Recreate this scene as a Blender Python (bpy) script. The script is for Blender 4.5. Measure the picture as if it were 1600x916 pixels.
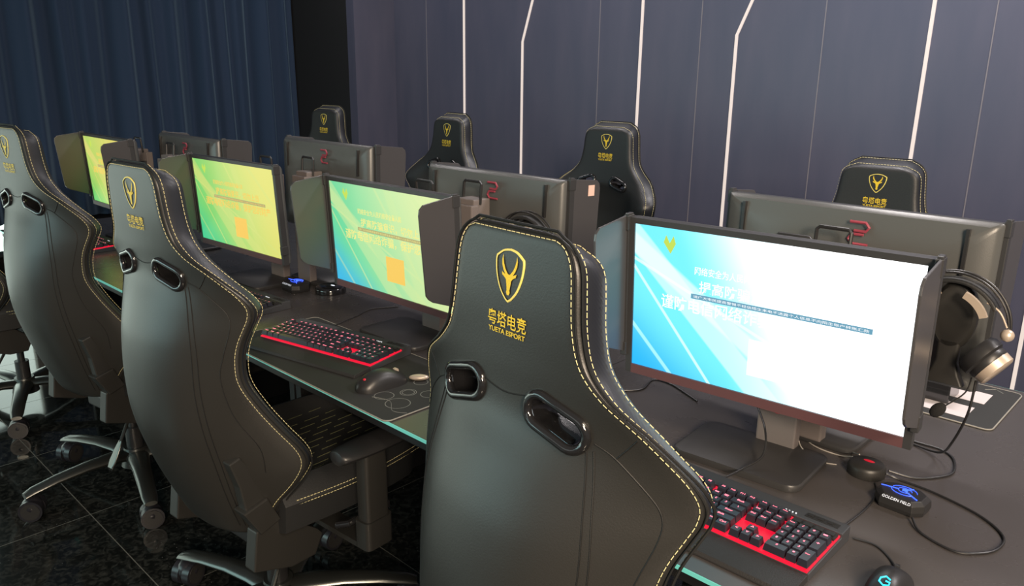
import bpy, bmesh, math, random
from math import sin, cos, pi, radians, sqrt, atan2
from mathutils import Vector, Matrix
random.seed(7)
for o in list(bpy.data.objects): bpy.data.objects.remove(o, do_unlink=True)
S = bpy.context.scene
COL = S.collection

# ------------------------------------------------------------------ camera
FPX = 1228.6
cd = bpy.data.cameras.new('camera'); cam = bpy.data.objects.new('camera', cd); COL.objects.link(cam)
cd.sensor_width = 36; cd.lens = FPX / 1600 * 36; cd.clip_start = .02
yaw, pit, rol = radians(46.14), radians(15.52), radians(.633)
fw = Vector((-cos(yaw) * cos(pit), sin(yaw) * cos(pit), -sin(pit)))
rt = fw.cross(Vector((0, 0, 1))).normalized(); up = rt.cross(fw)
rt2 = rt * cos(rol) + up * sin(rol); up2 = -rt * sin(rol) + up * cos(rol)
M = Matrix((rt2, up2, -fw)).transposed().to_4x4(); M.translation = (0, -.989, 1.511)
cam.matrix_world = M
S.camera = cam

# ------------------------------------------------------------------ light
W = bpy.data.worlds.new('world'); S.world = W; W.use_nodes = True
W.node_tree.nodes['Background'].inputs[0].default_value = (.62, .70, .78, 1)
W.node_tree.nodes['Background'].inputs[1].default_value = .16
S.view_settings.view_transform = 'Standard'; S.view_settings.look = 'None'
S.view_settings.gamma = 1; S.view_settings.exposure = 0; S.view_settings.use_curve_mapping = False

def area(name, loc, aim, sx, sy, power, col):
    l = bpy.data.lights.new(name, 'AREA'); l.shape = 'RECTANGLE'; l.size = sx; l.size_y = sy
    l.energy = power; l.color = col
    o = bpy.data.objects.new(name, l); COL.objects.link(o); o.location = loc
    d = Vector(aim) - Vector(loc); o.rotation_euler = d.to_track_quat('-Z', 'Y').to_euler()
    return o
for x, pw in ((-4.2, 8), (-2.6, 14), (-1.0, 28), (.6, 40)):
    area('ceiling_light', (x, 1.75, 2.85), (x, 1.9, 0), .6, .3, pw, (1, .93, .92))
area('ceiling_light', (1.5, -1.0, 2.85), (.2, -.6, 0), .6, .6, 80, (1, .80, .60))
area('ceiling_light', (2.4, -2.6, 2.5), (-.4, 0, .9), .9, .9, 250, (1, .80, .60))
area('window_light', (-3.6, -3.8, 1.5), (-2.0, 0, .7), 2.6, 1.6, 44, (.60, .95, .95))
area('window_light', (-.8, -4.2, 1.9), (-.8, 0, .9), 2.2, 1.4, 9, (.85, .95, .92))

# ------------------------------------------------------------------ materials
def mat(name, col, rough=.5, metal=0, emit=None, es=1.0, bump=None, spec=.5, coat=0):
    m = bpy.data.materials.new(name); m.use_nodes = True
    nt = m.node_tree; b = nt.nodes['Principled BSDF']
    b.inputs['Base Color'].default_value = (*col, 1); b.inputs['Roughness'].default_value = rough
    b.inputs['Metallic'].default_value = metal; b.inputs['Specular IOR Level'].default_value = spec
    b.inputs['Coat Weight'].default_value = coat
    if emit:
        b.inputs['Emission Color'].default_value = (*emit, 1); b.inputs['Emission Strength'].default_value = es
    if bump:
        sc, st, dist = bump
        tc = nt.nodes.new('ShaderNodeTexCoord'); n = nt.nodes.new('ShaderNodeTexNoise')
        n.inputs['Scale'].default_value = sc; n.inputs['Detail'].default_value = 3
        bp = nt.nodes.new('ShaderNodeBump'); bp.inputs['Strength'].default_value = st; bp.inputs['Distance'].default_value = dist
        nt.links.new(tc.outputs['Object'], n.inputs['Vector']); nt.links.new(n.outputs['Fac'], bp.inputs['Height'])
        nt.links.new(bp.outputs['Normal'], b.inputs['Normal'])
    return m
def srgb(r, g, b):
    f = lambda c: (c / 255 / 12.92) if c / 255 <= .04045 else ((c / 255 + .055) / 1.055) ** 2.4
    return (f(r), f(g), f(b))

leather = mat('black_leather', (.020, .0195, .018), .39, bump=(420, .22, .0007))
leather_front = mat('front_leather', (.017, .018, .019), .5, bump=(260, .35, .0012))
seam_dark = mat('dark_seam', (.004, .004, .004), .6)
thread = mat('pale_yellow_thread', srgb(206, 198, 150), .7)
quilt_m = mat('olive_quilting_thread', srgb(74, 76, 52), .7)
gold = mat('gold_embroidery', srgb(226, 196, 50), .55, bump=(900, .5, .001))
gold_pale = mat('pale_gold_embroidery', srgb(228, 212, 110), .55)
plastic = mat('black_plastic', (.02, .02, .021), .38)
plastic_gloss = mat('glossy_black_plastic', (.012, .012, .013), .12, coat=.5)
plastic_grey = mat('dark_grey_plastic', (.020, .0195, .018), .45)
alu = mat('dark_polished_metal', (.10, .105, .10), .28, .85)
wheel_m = mat('caster_plastic', (.014, .014, .018), .3)
rim_m = mat('caster_rim', (.022, .022, .022), .42, .2)
bezel_m = mat('monitor_bezel', (.035, .036, .038), .38)
chin_m = mat('reddish_monitor_chin', (.10, .048, .052), .42)
foot_m = mat('stand_foot', (.035, .035, .036), .4)
back_m = mat('monitor_back', (.080, .083, .082), .34, bump=(500, .2, .0006))
stand_m = mat('monitor_stand', (.16, .14, .135), .45)
red_m = mat('red_paint_added_glow', srgb(170, 20, 40), .4, emit=srgb(200, 20, 50), es=.25)  # faint glow added to the red; the stand ring is no lamp
red_dark = mat('faded_red_paint', srgb(150, 64, 80), .5)
shield_m = mat('shield_plastic', (.058, .057, .060), .30, spec=.8)
silver = mat('brushed_silver', (.62, .52, .42), .35, .45)
foam = mat('black_foam', (.012, .012, .012), .95, bump=(700, .8, .003))
cable_m = mat('black_cable', (.015, .015, .016), .4)
cable_w = mat('pale_cable', (.35, .33, .30), .4)
pad_m = mat('mousepad_cloth', (.020, .021, .021), .8, bump=(900, .3, .0006))
pad_edge = mat('mousepad_stitched_edge', (.26, .25, .22), .6)
pad_line = mat('grey_print', srgb(120, 122, 118), .7)
white_card = mat('pale_print', srgb(205, 196, 196), .6)
orange_m = mat('orange_print', srgb(190, 110, 90), .6)
glass_edge = mat('glass_edge_painted_glow', srgb(80, 150, 138), .15, emit=srgb(110, 195, 180), es=.62)  # light caught in the glass rim, painted as a glow; no lamp there
key_m = mat('keycap', (.022, .023, .034), .32)
key_plate = mat('red_backlight', (.12, .005, .01), .5, emit=(1, .008, .045), es=.85)
legend_m = mat('red_legend', (.6, .1, .15), .5, emit=(1, .22, .30), es=2.0)
dim_legend = mat('dim_red_glow_legend', (.4, .1, .1), .5, emit=(.5, .12, .14), es=.8)  # faint red glow put into the legends of the unlit keyboard
kb_m = mat('keyboard_aluminium', (.055, .058, .065), .42, .3)
rest_m = mat('wrist_rest', (.02, .02, .021), .6, bump=(500, .5, .0015))
blue_glow = mat('blue_led', (.0, .02, .3), .4, emit=(.05, .12, 1), es=2.2)
cyan_glow = mat('cyan_led', (.0, .2, .3), .4, emit=(.05, .75, .95), es=1.3)
white_glow = mat('white_led', (.5, .5, .5), .4, emit=(.75, .8, .9), es=.9)
led_m = mat('led_strip', (.25, .24, .23), .5, emit=(1, .84, .77), es=.62)
wall_dark = mat('black_wall_finish', (.010, .010, .011), .6, bump=(60, .3, .002))

def carbon():
    m = mat('carbon_fibre_leather', (.012, .014, .020), .42)
    nt = m.node_tree; b = nt.nodes['Principled BSDF']
    tc = nt.nodes.new('ShaderNodeTexCoord'); w = nt.nodes.new('ShaderNodeTexWave'); w.wave_type = 'BANDS'; w.bands_direction = 'DIAGONAL'
    w.inputs['Scale'].default_value = 120
    bp = nt.nodes.new('ShaderNodeBump'); bp.inputs['Strength'].default_value = .06; bp.inputs['Distance'].default_value = .001
    nt.links.new(tc.outputs['Object'], w.inputs['Vector']); nt.links.new(w.outputs['Fac'], bp.inputs['Height']); nt.links.new(bp.outputs['Normal'], b.inputs['Normal'])
    return m
carbon_m = carbon()

def granite():
    m = mat('polished_black_granite', (.01, .01, .01), .07)
    nt = m.node_tree; b = nt.nodes['Principled BSDF']; L = nt.links.new
    tc = nt.nodes.new('ShaderNodeTexCoord')
    n1 = nt.nodes.new('ShaderNodeTexNoise'); n1.inputs['Scale'].default_value = 40; n1.inputs['Detail'].default_value = 8; n1.inputs['Distortion'].default_value = 1.2
    r1 = nt.nodes.new('ShaderNodeValToRGB'); e = r1.color_ramp.elements
    e[0].position = .45; e[0].color = (.006, .007, .007, 1); e[1].position = .72; e[1].color = (.032, .034, .032, 1)
    v = nt.nodes.new('ShaderNodeTexVoronoi'); v.inputs['Scale'].default_value = 55
    r2 = nt.nodes.new('ShaderNodeValToRGB'); e = r2.color_ramp.elements
    e[0].position = .0; e[0].color = (.20, .21, .21, 1); e[1].position = .13; e[1].color = (0, 0, 0, 1)
    n3 = nt.nodes.new('ShaderNodeTexNoise'); n3.inputs['Scale'].default_value = 5
    r3 = nt.nodes.new('ShaderNodeValToRGB'); r3.color_ramp.elements[0].position = .5; r3.color_ramp.elements[1].position = .65
    mul = nt.nodes.new('ShaderNodeMixRGB'); mul.blend_type = 'MULTIPLY'; mul.inputs[0].default_value = 1
    add = nt.nodes.new('ShaderNodeMixRGB'); add.blend_type = 'ADD'; add.inputs[0].default_value = 1
    for n in (n1, v, n3): L(tc.outputs['Object'], n.inputs['Vector'])
    L(n1.outputs['Fac'], r1.inputs[0]); L(v.outputs['Distance'], r2.inputs[0]); L(n3.outputs['Fac'], r3.inputs[0])
    L(r2.outputs[0], mul.inputs[1]); L(r3.outputs[0], mul.inputs[2]); L(r1.outputs[0], add.inputs[1]); L(mul.outputs[0], add.inputs[2])
    # tile joints
    sep = nt.nodes.new('ShaderNodeSeparateXYZ'); L(tc.outputs['Object'], sep.inputs[0])
    outs = []
    for ax, off, per in (('X', 2.77, .62), ('Y', .24, .60)):
        a = nt.nodes.new('ShaderNodeMath'); a.operation = 'ADD'; a.inputs[1].default_value = off + per * 20 + per / 2; L(sep.outputs[ax], a.inputs[0])
        q = nt.nodes.new('ShaderNodeMath'); q.operation = 'MODULO'; q.inputs[1].default_value = per; L(a.outputs[0], q.inputs[0])
        s_ = nt.nodes.new('ShaderNodeMath'); s_.operation = 'SUBTRACT'; s_.inputs[1].default_value = per / 2; L(q.outputs[0], s_.inputs[0])
        ab = nt.nodes.new('ShaderNodeMath'); ab.operation = 'ABSOLUTE'; L(s_.outputs[0], ab.inputs[0])
        lt = nt.nodes.new('ShaderNodeMath'); lt.operation = 'LESS_THAN'; lt.inputs[1].default_value = .0016; L(ab.outputs[0], lt.inputs[0]); outs.append(lt)
    mx = nt.nodes.new('ShaderNodeMath'); mx.operation = 'MAXIMUM'; L(outs[0].outputs[0], mx.inputs[0]); L(outs[1].outputs[0], mx.inputs[1])
    fin = nt.nodes.new('ShaderNodeMixRGB'); fin.inputs[2].default_value = (.10, .10, .09, 1); L(mx.outputs[0], fin.inputs[0]); L(add.outputs[0], fin.inputs[1])
    L(fin.outputs[0], b.inputs['Base Color'])
    rr = nt.nodes.new('ShaderNodeMath'); rr.operation = 'MULTIPLY_ADD'; rr.inputs[1].default_value = .5; rr.inputs[2].default_value = .07
    L(mx.outputs[0], rr.inputs[0]); L(rr.outputs[0], b.inputs['Roughness'])
    return m
floor_m = granite()

def wall_mat():
    m = mat('slate_wall_panel', (.07, .07, .09), .42)
    nt = m.node_tree; b = nt.nodes['Principled BSDF']; L = nt.links.new
    tc = nt.nodes.new('ShaderNodeTexCoord'); mp = nt.nodes.new('ShaderNodeMapping'); mp.inputs['Scale'].default_value = (6, 6, 1.2)
    n = nt.nodes.new('ShaderNodeTexNoise'); n.inputs['Scale'].default_value = 1.6; n.inputs['Detail'].default_value = 6
    r = nt.nodes.new('ShaderNodeValToRGB'); e = r.color_ramp.elements
    e[0].position = .3; e[0].color = (.054, .060, .098, 1); e[1].position = .75; e[1].color = (.072, .074, .114, 1)
    L(tc.outputs['Object'], mp.inputs[0]); L(mp.outputs[0], n.inputs['Vector']); L(n.outputs['Fac'], r.inputs[0]); L(r.outputs[0], b.inputs['Base Color'])
    return m
wall_m = wall_mat()
groove_m = mat('panel_joint', (.16, .155, .18), .5)

def curtain_mat():
    m = mat('navy_curtain_cloth', (.006, .022, .058), .85, bump=(300, .3, .002))
    b = m.node_tree.nodes['Principled BSDF']; b.inputs['Sheen Weight'].default_value = .26; b.inputs['Sheen Roughness'].default_value = .5
    b.inputs['Sheen Tint'].default_value = (.4, .65, .9, 1)
    return m
curtain_m = curtain_mat()

def desk_mat():
    m = mat('black_glass_desktop', (.060, .055, .054), .30)
    nt = m.node_tree; b = nt.nodes['Principled BSDF']; L = nt.links.new
    tc = nt.nodes.new('ShaderNodeTexCoord'); n = nt.nodes.new('ShaderNodeTexNoise'); n.inputs['Scale'].default_value = 9; n.inputs['Detail'].default_value = 5
    r = nt.nodes.new('ShaderNodeMapRange'); r.inputs[3].default_value = .22; r.inputs[4].default_value = .34
    L(tc.outputs['Object'], n.inputs['Vector']); L(n.outputs['Fac'], r.inputs[0]); L(r.outputs[0], b.inputs['Roughness'])
    return m
desk_m = desk_mat()

def screen_mat(name, left, right, deep, ray, strength, r0=0., r1=1.):
    """picture shown on a lit screen: view-angle colour shift painted in from left to right, light rays, deep lower left corner"""
    m = bpy.data.materials.new(name); m.use_nodes = True; nt = m.node_tree; L = nt.links.new
    b = nt.nodes['Principled BSDF']; b.inputs['Base Color'].default_value = (.01, .01, .01, 1); b.inputs['Roughness'].default_value = .35
    uv = nt.nodes.new('ShaderNodeUVMap'); sp = nt.nodes.new('ShaderNodeSeparateXYZ'); L(uv.outputs[0], sp.inputs[0])
    def lin(a, c, k):
        p = nt.nodes.new('ShaderNodeMath'); p.operation = 'MULTIPLY_ADD'; p.inputs[1].default_value = a; p.inputs[2].default_value = k; L(sp.outputs['X'], p.inputs[0])
        q = nt.nodes.new('ShaderNodeMath'); q.operation = 'MULTIPLY_ADD'; q.inputs[1].default_value = c; L(sp.outputs['Y'], q.inputs[0]); L(p.outputs[0], q.inputs[2])
        return q.outputs[0]
    def mr(x, f0, f1, t0=0., t1=1.):
        r = nt.nodes.new('ShaderNodeMapRange'); r.inputs[1].default_value = f0; r.inputs[2].default_value = f1; r.inputs[3].default_value = t0; r.inputs[4].default_value = t1
        r.interpolation_type = 'SMOOTHSTEP'; L(x, r.inputs[0]); return r.outputs[0]
    def mix(f, a, c):
        x = nt.nodes.new('ShaderNodeMixRGB')
        if isinstance(f, float): x.inputs[0].default_value = f
        else: L(f, x.inputs[0])
        for i, v in ((1, a), (2, c)):
            if isinstance(v, tuple): x.inputs[i].default_value = (*v, 1)
            else: L(v, x.inputs[i])
        return x.outputs[0]
    def mul(a, c):
        x = nt.nodes.new('ShaderNodeMath'); x.operation = 'MULTIPLY'; L(a, x.inputs[0])
        if isinstance(c, float): x.inputs[1].default_value = c
        else: L(c, x.inputs[1])
        return x.outputs[0]
    # x: 0 left .. 1 right, y: 0 top .. 1 bottom
    base = mix(mr(lin(1, -.25, .12), r0, r1), left, right)
    base = mix(mr(lin(-1, .8, -.28), 0, .5), base, deep)
    def ray_band(x0, x1, y0, y1, wdt, soft, amt):
        global _
        dx, dy = x1 - x0, y1 - y0; n = sqrt(dx * dx + dy * dy); a, c = -dy / n, dx / n; k = -(a * x0 + c * y0)
        d = nt.nodes.new('ShaderNodeMath'); d.operation = 'ABSOLUTE'; L(lin(a, c, k), d.inputs[0])
        return mul(mr(d.outputs[0], wdt + soft, wdt, 0, 1), amt)
    for r_ in ((0, .13, .95, 1.25, .035, .02, .55), (.24, .5, .62, 1.15, .05, .012, .45), (.25, .42, 1.0, .97, .006, .006, .6), (.05, .4, .42, 1.2, .004, .005, .6),
               (.0, .7, .22, 1.1, .006, .006, .35), (.38, -.05, .62, .5, .004, .01, .5), (.5, -.05, .78, 1.1, .02, .02, .35), (.66, -.05, 1.05, .55, .01, .01, .4)):
        x0, y0, x1, y1, w_, s_, a_ = r_[0], r_[1], r_[2], r_[3], r_[4], r_[5], r_[6]
        base = mix(ray_band(x0, x1, y0, y1, w_, s_, float(a_)), base, ray)
    L(base, b.inputs['Emission Color']); b.inputs['Emission Strength'].default_value = strength
    return m
scr1 = screen_mat('near_washed_out_picture', (.10, .49, .60), (1.1, 1.12, 1.12), (.008, .27, .56), (.55, .80, .85), 1.9, .26, .82)  # washed-out white of the slanted view is painted into the picture colours
scr3 = screen_mat('teal_screen_picture', srgb(110, 225, 165), srgb(226, 242, 170), srgb(60, 190, 235), srgb(215, 240, 165), .95)
scr4 = screen_mat('green_screen_picture', srgb(130, 222, 120), srgb(236, 232, 120), srgb(70, 215, 150), srgb(222, 232, 130), .92)
scr5 = screen_mat('yellow_screen_picture', srgb(190, 226, 110), srgb(240, 222, 110), srgb(110, 215, 110), srgb(238, 228, 130), .9)
scrF = screen_mat('blue_screen_picture', srgb(70, 180, 235), srgb(190, 230, 245), srgb(30, 120, 220), srgb(210, 240, 250), .8)
txt_white = mat('screen_text_white', (0, 0, 0), .5, emit=(1.1, 1.1, 1.1), es=1.05)
txt_yellow = mat('screen_text_yellow', (0, 0, 0), .5, emit=srgb(246, 236, 140), es=1.0)
txt_orange = mat('screen_text_orange', (0, 0, 0), .5, emit=srgb(250, 206, 96), es=.98)
bar_blue = mat('screen_bar_blue', (0, 0, 0), .5, emit=srgb(110, 165, 190), es=1)
bar_brown = mat('screen_bar_brown', (0, 0, 0), .5, emit=srgb(180, 172, 116), es=1)
crest_y = mat('screen_crest', (0, 0, 0), .5, emit=srgb(200, 225, 90), es=1)

# ------------------------------------------------------------------ mesh helpers
def link(name, me, parent=None):
    o = bpy.data.objects.new(name, me); COL.objects.link(o)
    if parent is not None: o.parent = parent
    return o
class MB:
    """collects faces for one mesh"""
    def __init__(s, xf=None): s.v = []; s.f = []; s.mi = []; s.xf = xf; s.uv = None
    def add(s, vs, fs, mi=0):
        n = len(s.v); s.v += [Vector(p) for p in vs]; s.f += [[i + n for i in f] for f in fs]; s.mi += [mi] * len(fs)
    def box(s, x0, x1, y0, y1, z0, z1, mi=0):
        vs = [(x, y, z) for z in (z0, z1) for y in (y0, y1) for x in (x0, x1)]
        s.add(vs, [(0, 2, 3, 1), (4, 5, 7, 6), (0, 1, 5, 4), (2, 6, 7, 3), (0, 4, 6, 2), (1, 3, 7, 5)], mi)
    def obox(s, c, ax, ay, az, mi=0):
        c = Vector(c); vs = [c + ax * i + ay * j + az * k for k in (-1, 1) for j in (-1, 1) for i in (-1, 1)]
        s.add(vs, [(0, 2, 3, 1), (4, 5, 7, 6), (0, 1, 5, 4), (2, 6, 7, 3), (0, 4, 6, 2), (1, 3, 7, 5)], mi)
    def loft(s, rings, mi=0, closed=True, cap=True, mif=None):
        n = len(rings[0]); vs = [p for r in rings for p in r]; fs = []; ms = []
        for i in range(len(rings) - 1):
            for j in range(n if closed else n - 1):
                k = (j + 1) % n; fs.append((i * n + j, i * n + k, (i + 1) * n + k, (i + 1) * n + j)); ms.append(mif(i, j) if mif else mi)
        if cap:
            fs.append(tuple(range(n - 1, -1, -1))); ms.append(mi); fs.append(tuple((len(rings) - 1) * n + j for j in range(n))); ms.append(mi)
        b = len(s.v); s.v += [Vector(p) for p in vs]; s.f += [[i + b for i in f] for f in fs]; s.mi += ms
    def prism(s, poly, fn0, fn1, mi=0):
        n = len(poly); vs = [fn0(*p) for p in poly] + [fn1(*p) for p in poly]
        fs = [tuple(range(n - 1, -1, -1)), tuple(range(n, 2 * n))] + [(i, (i + 1) % n, n + (i + 1) % n, n + i) for i in range(n)]
        s.add(vs, fs, mi)
    def tube(s, pts, r, seg=8, mi=0, closed=False, rf=None):
        pts = [Vector(p) for p in pts]; n = len(pts); rings = []
        nrm = None
        for i in range(n):
            a = pts[(i - 1) % n] if (closed or i > 0) else pts[i]; b = pts[(i + 1) % n] if (closed or i < n - 1) else pts[i]
            t = (b - a).normalized()
            if nrm is None:
                nrm = t.cross(Vector((0, 0, 1)))
                if nrm.length < .1: nrm = t.cross(Vector((1, 0, 0)))
                nrm.normalize()
            nrm = (nrm - t * nrm.dot(t)).normalized(); bn = t.cross(nrm)
            rr = r if rf is None else rf(i / (n - 1)) * r
            rings.append([pts[i] + nrm * (rr * cos(2 * pi * k / seg)) + bn * (rr * sin(2 * pi * k / seg)) for k in range(seg)])
        if closed:
            vs = [p for g in rings for p in g]
            fs = [(i * seg + j, i * seg + (j + 1) % seg, ((i + 1) % n) * seg + (j + 1) % seg, ((i + 1) % n) * seg + j) for i in range(n) for j in range(seg)]
            s.add(vs, fs, mi)
        else: s.loft(rings, mi)
    def ell(s, c, rx, ry, rz, mi=0, nu=20, nv=12, M3=None):
        c = Vector(c); rings = []
        for i in range(nv + 1):
            a = pi * (i + .001) / (nv + .002)
            ring = []
            for j in range(nu):
                p = Vector((rx * sin(a) * cos(2 * pi * j / nu), ry * sin(a) * sin(2 * pi * j / nu), rz * cos(a)))
                if M3 is not None: p = M3 @ p
                ring.append(c + p)
            rings.append(ring)
        s.loft(rings, mi)
    def cyl(s, a, b, r, seg=20, mi=0, r2=None):
        a, b = Vector(a), Vector(b); t = (b - a).normalized(); n = t.orthogonal().normalized(); m_ = t.cross(n); r2 = r if r2 is None else r2
        s.loft([[p + n * (q * cos(2 * pi * k / seg)) + m_ * (q * sin(2 * pi * k / seg)) for k in range(seg)] for p, q in ((a, r), (b, r2))], mi)
    def build(s, name, mats, parent=None, smooth=False, bevel=0, fix=True):
        if not isinstance(mats, (list, tuple)): mats = [mats]
        me = bpy.data.meshes.new(name); vs = [s.xf @ v for v in s.v] if s.xf is not None else s.v
        me.from_pydata([tuple(v) for v in vs], [], s.f)
        for m in mats: me.materials.append(m)
        me.polygons.foreach_set('material_index', s.mi)
        if fix or bevel:
            bm = bmesh.new(); bm.from_mesh(me)
            bmesh.ops.recalc_face_normals(bm, faces=bm.faces)
            if bevel:
                es = [e for e in bm.edges if len(e.link_faces) == 2 and e.calc_face_angle(0) > .6]
                bmesh.ops.bevel(bm, geom=es, offset=bevel, segments=2, profile=.6, affect='EDGES', clamp_overlap=True)
            bm.to_mesh(me); bm.free()
        if smooth:
            me.polygons.foreach_set('use_smooth', [True] * len(me.polygons))
            me.set_sharp_from_angle(angle=radians(38))
        me.update()
        return link(name, me, parent)
def thing(name, label, cat, loc=(0, 0, 0), rz=0, group=None):
    o = bpy.data.objects.new(name, None); COL.objects.link(o); o.location = loc; o.rotation_euler = (0, 0, rz)
    return tag(o, label, cat, group)
def tag(o, label, cat, group=None, kind=None):
    o['label'] = label; o['category'] = cat
    if group: o['group'] = group
    if kind: o['kind'] = kind
    return o
def dup(root, loc, rz, label):
    r = root.copy(); COL.objects.link(r); r.location = loc; r.scale = (1, 1, 1); r.rotation_euler = (0, 0, rz); r['label'] = label
    for ch in list(root.children):
        c = ch.copy(); COL.objects.link(c); c.parent = r
        for g in list(ch.children):
            d = g.copy(); COL.objects.link(d); d.parent = c
    return r
def struct(name, mb, m, **k):
    o = mb.build(name, m, **k); o['kind'] = 'structure'; return o
def rrect(x0, x1, y0, y1, r, n=6):
    out = []
    for cx, cy, a0 in ((x1 - r, y0 + r, -pi / 2), (x1 - r, y1 - r, 0), (x0 + r, y1 - r, pi / 2), (x0 + r, y0 + r, pi)):
        for i in range(n + 1): a = a0 + pi / 2 * i / n; out.append((cx + r * cos(a), cy + r * sin(a)))
    return out
def smoothpts(pts, n=8):
    pts = [Vector(p) for p in pts]; out = []
    for i in range(len(pts) - 1):
        p0 = pts[max(i - 1, 0)]; p1 = pts[i]; p2 = pts[i + 1]; p3 = pts[min(i + 2, len(pts) - 1)]
        for k in range(n):
            t = k / n; out.append(.5 * ((2 * p1) + (p2 - p0) * t + (2 * p0 - 5 * p1 + 4 * p2 - p3) * t * t + (3 * p1 - p0 - 3 * p2 + p3) * t ** 3))
    out.append(pts[-1]); return out
_tc = {}
def text_tris(body, offset=0.0):
    """flat outline of a line of lettering, centred, height of one em = 1: (verts, faces)"""
    if (body, offset) in _tc: return _tc[(body, offset)]
    cu = bpy.data.curves.new('lettering', 'FONT'); cu.body = body; cu.offset = offset; cu.resolution_u = 3
    cu.align_x = 'CENTER'; cu.align_y = 'CENTER'
    ob = bpy.data.objects.new('lettering', cu); COL.objects.link(ob)
    me = bpy.data.meshes.new_from_object(ob, depsgraph=bpy.context.evaluated_depsgraph_get())
    vs = [tuple(v.co) for v in me.vertices]; fs = [tuple(p.vertices) for p in me.polygons]
    bpy.data.objects.remove(ob); bpy.data.curves.remove(cu); bpy.data.meshes.remove(me)
    if vs:
        x0, x1 = min(v[0] for v in vs), max(v[0] for v in vs); y0, y1 = min(v[1] for v in vs), max(v[1] for v in vs)
        vs = [(v[0] - (x0 + x1) / 2, v[1] - (y0 + y1) / 2) for v in vs]; dims = (x1 - x0, y1 - y0)
    else: dims = (1, 1)
    _tc[(body, offset)] = (vs, fs, dims); return _tc[(body, offset)]
def put_text(mb, body, fn, w, h, offset=0., mi=0):
    """lettering fitted in a w x h box; fn(u, v) -> point, v up"""
    vs, fs, (tw, th) = text_tris(body, offset)
    mb.add([fn(x * w / tw, y * h / th) for x, y in vs], fs, mi)

# ------------------------------------------------------------------ room
mb = MB(); mb.box(-7, 3.2, -5, 2.6, -.05, 0); struct('floor', mb, floor_m)
mb = MB(); mb.box(-4.62, 3.2, 2.6, 2.68, 0, 3.0); struct('wall_back', mb, wall_m)
mb = MB(); mb.box(-4.70, -4.616, 2.262, 2.6, 0, 3.0); struct('wall_return', mb, wall_m)
mb = MB(); mb.box(-5.55, -4.70, 2.262, 2.32, 0, 3.0); struct('wall_pilaster', mb, wall_dark)
# joints between the wall panels
for i, x in enumerate((-4.27, -2.806, -2.174, -1.554, -.885, -.26, .37)):
    mb = MB(); mb.box(x - .0022, x + .0022, 2.598, 2.6003, 0, 3.0); o = struct('trim_%d' % (i + 1), mb, groove_m)
def strip(pts, w, i):
    mb = MB()
    for k in range(len(pts) - 1):
        (x0, z0), (x1, z1) = pts[k], pts[k + 1]
        mb.prism([(x0 - w, z0), (x0 + w, z0), (x1 + w, z1), (x1 - w, z1)], lambda a, b: (a, 2.6, b), lambda a, b: (a, 2.594, b))
    o = mb.build('light_strip', led_m)
    return o
LED = [([(-3.897, .02), (-3.897, 3.0)], 'straight white light strip nearest the dark corner of the wall'),
       ([(-3.382, .02), (-3.382, 1.702), (-2.95, 3.0)], 'bent white light strip left of the middle, above the monitors'),
       ([(-2.535, .02), (-2.52, 3.0)], 'straight white light strip between the two bent strips'),
       ([(-1.975, .02), (-1.975, 1.704), (-1.42, 3.0)], 'bent white light strip on the right half of the wall'),
       ([(-1.13, .02), (-1.10, 3.0)], 'straight white light strip behind the rightmost far chair'),
       ([(-.602, .02), (-.602, 1.704), (-.1, 3.0)], 'white light strip low on the wall beyond the desk corner at the right edge')]
for i, (p, lab) in enumerate(LED):
    o = strip(p, .0072, i); tag(o, lab, 'light strip', 'light strips on the panelled wall')
# side window under / beyond the curtain
wl = MB(); wl.box(-5.75, -5.65, -5, 2.3, 0, .06); wl.box(-5.75, -5.65, .42, 2.3, 0, 3.0); wl.box(-5.75, -5.65, -5, .42, 1.6, 3.0)
struct('wall_left', wl, wall_dark)
win = bpy.data.objects.new('window_1', None); COL.objects.link(win); win['kind'] = 'structure'
day = mat('daylight_pane', (.5, .55, .5), .3, emit=(.78, .95, .86), es=2.6)
mb = MB(); mb.box(-5.74, -5.70, -5, .42, .06, 1.6); mb.build('pane', day, win)
frm = mat('window_frame', (.25, .22, .18), .5)
mb = MB()
for y in (.36, -.55, -1.5, -2.5): mb.box(-5.70, -5.64, y, y + .07, .06, 1.6)
mb.box(-5.70, -5.64, -5, .42, .03, .10); mb.build('window_frame', frm, win)
# curtain
def curtain():
    ys = []; y = -.9
    mb = MB(); N = 420; rings = []
    random.seed(3); ph = []; acc = 0
    y0, y1 = -.95, 2.262
    freqs = [(38, .75, .3), (25, .5, 1.1), (83, .18, 2.0), (9, .2, .4)]
    def xo(t, z):
        k = .034 + .016 * (3 - z) / 3
        s_ = sum(a * sin(f * t + p + 1.2 * sin(3.1 * t + z * .25)) for f, a, p in freqs)
        return k * s_
    Z = [.62, .9, 1.3, 1.8, 2.4, 3.0]
    for z in Z:
        rings.append([(-5.38 + xo(y0 + (y1 - y0) * i / N, z), y0 + (y1 - y0) * i / N + .012 * sin(40 * i / N + z), z) for i in range(N + 1)])
    mb.loft(rings, 0, closed=False, cap=False)
    o = mb.build('curtain', curtain_m, smooth=True, fix=False)
    md = o.modifiers.new('thick', 'SOLIDIFY'); md.thickness = .003
    tag(o, 'dark navy pleated floor-length curtain covering the far left wall', 'curtain')
curtain()

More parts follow.
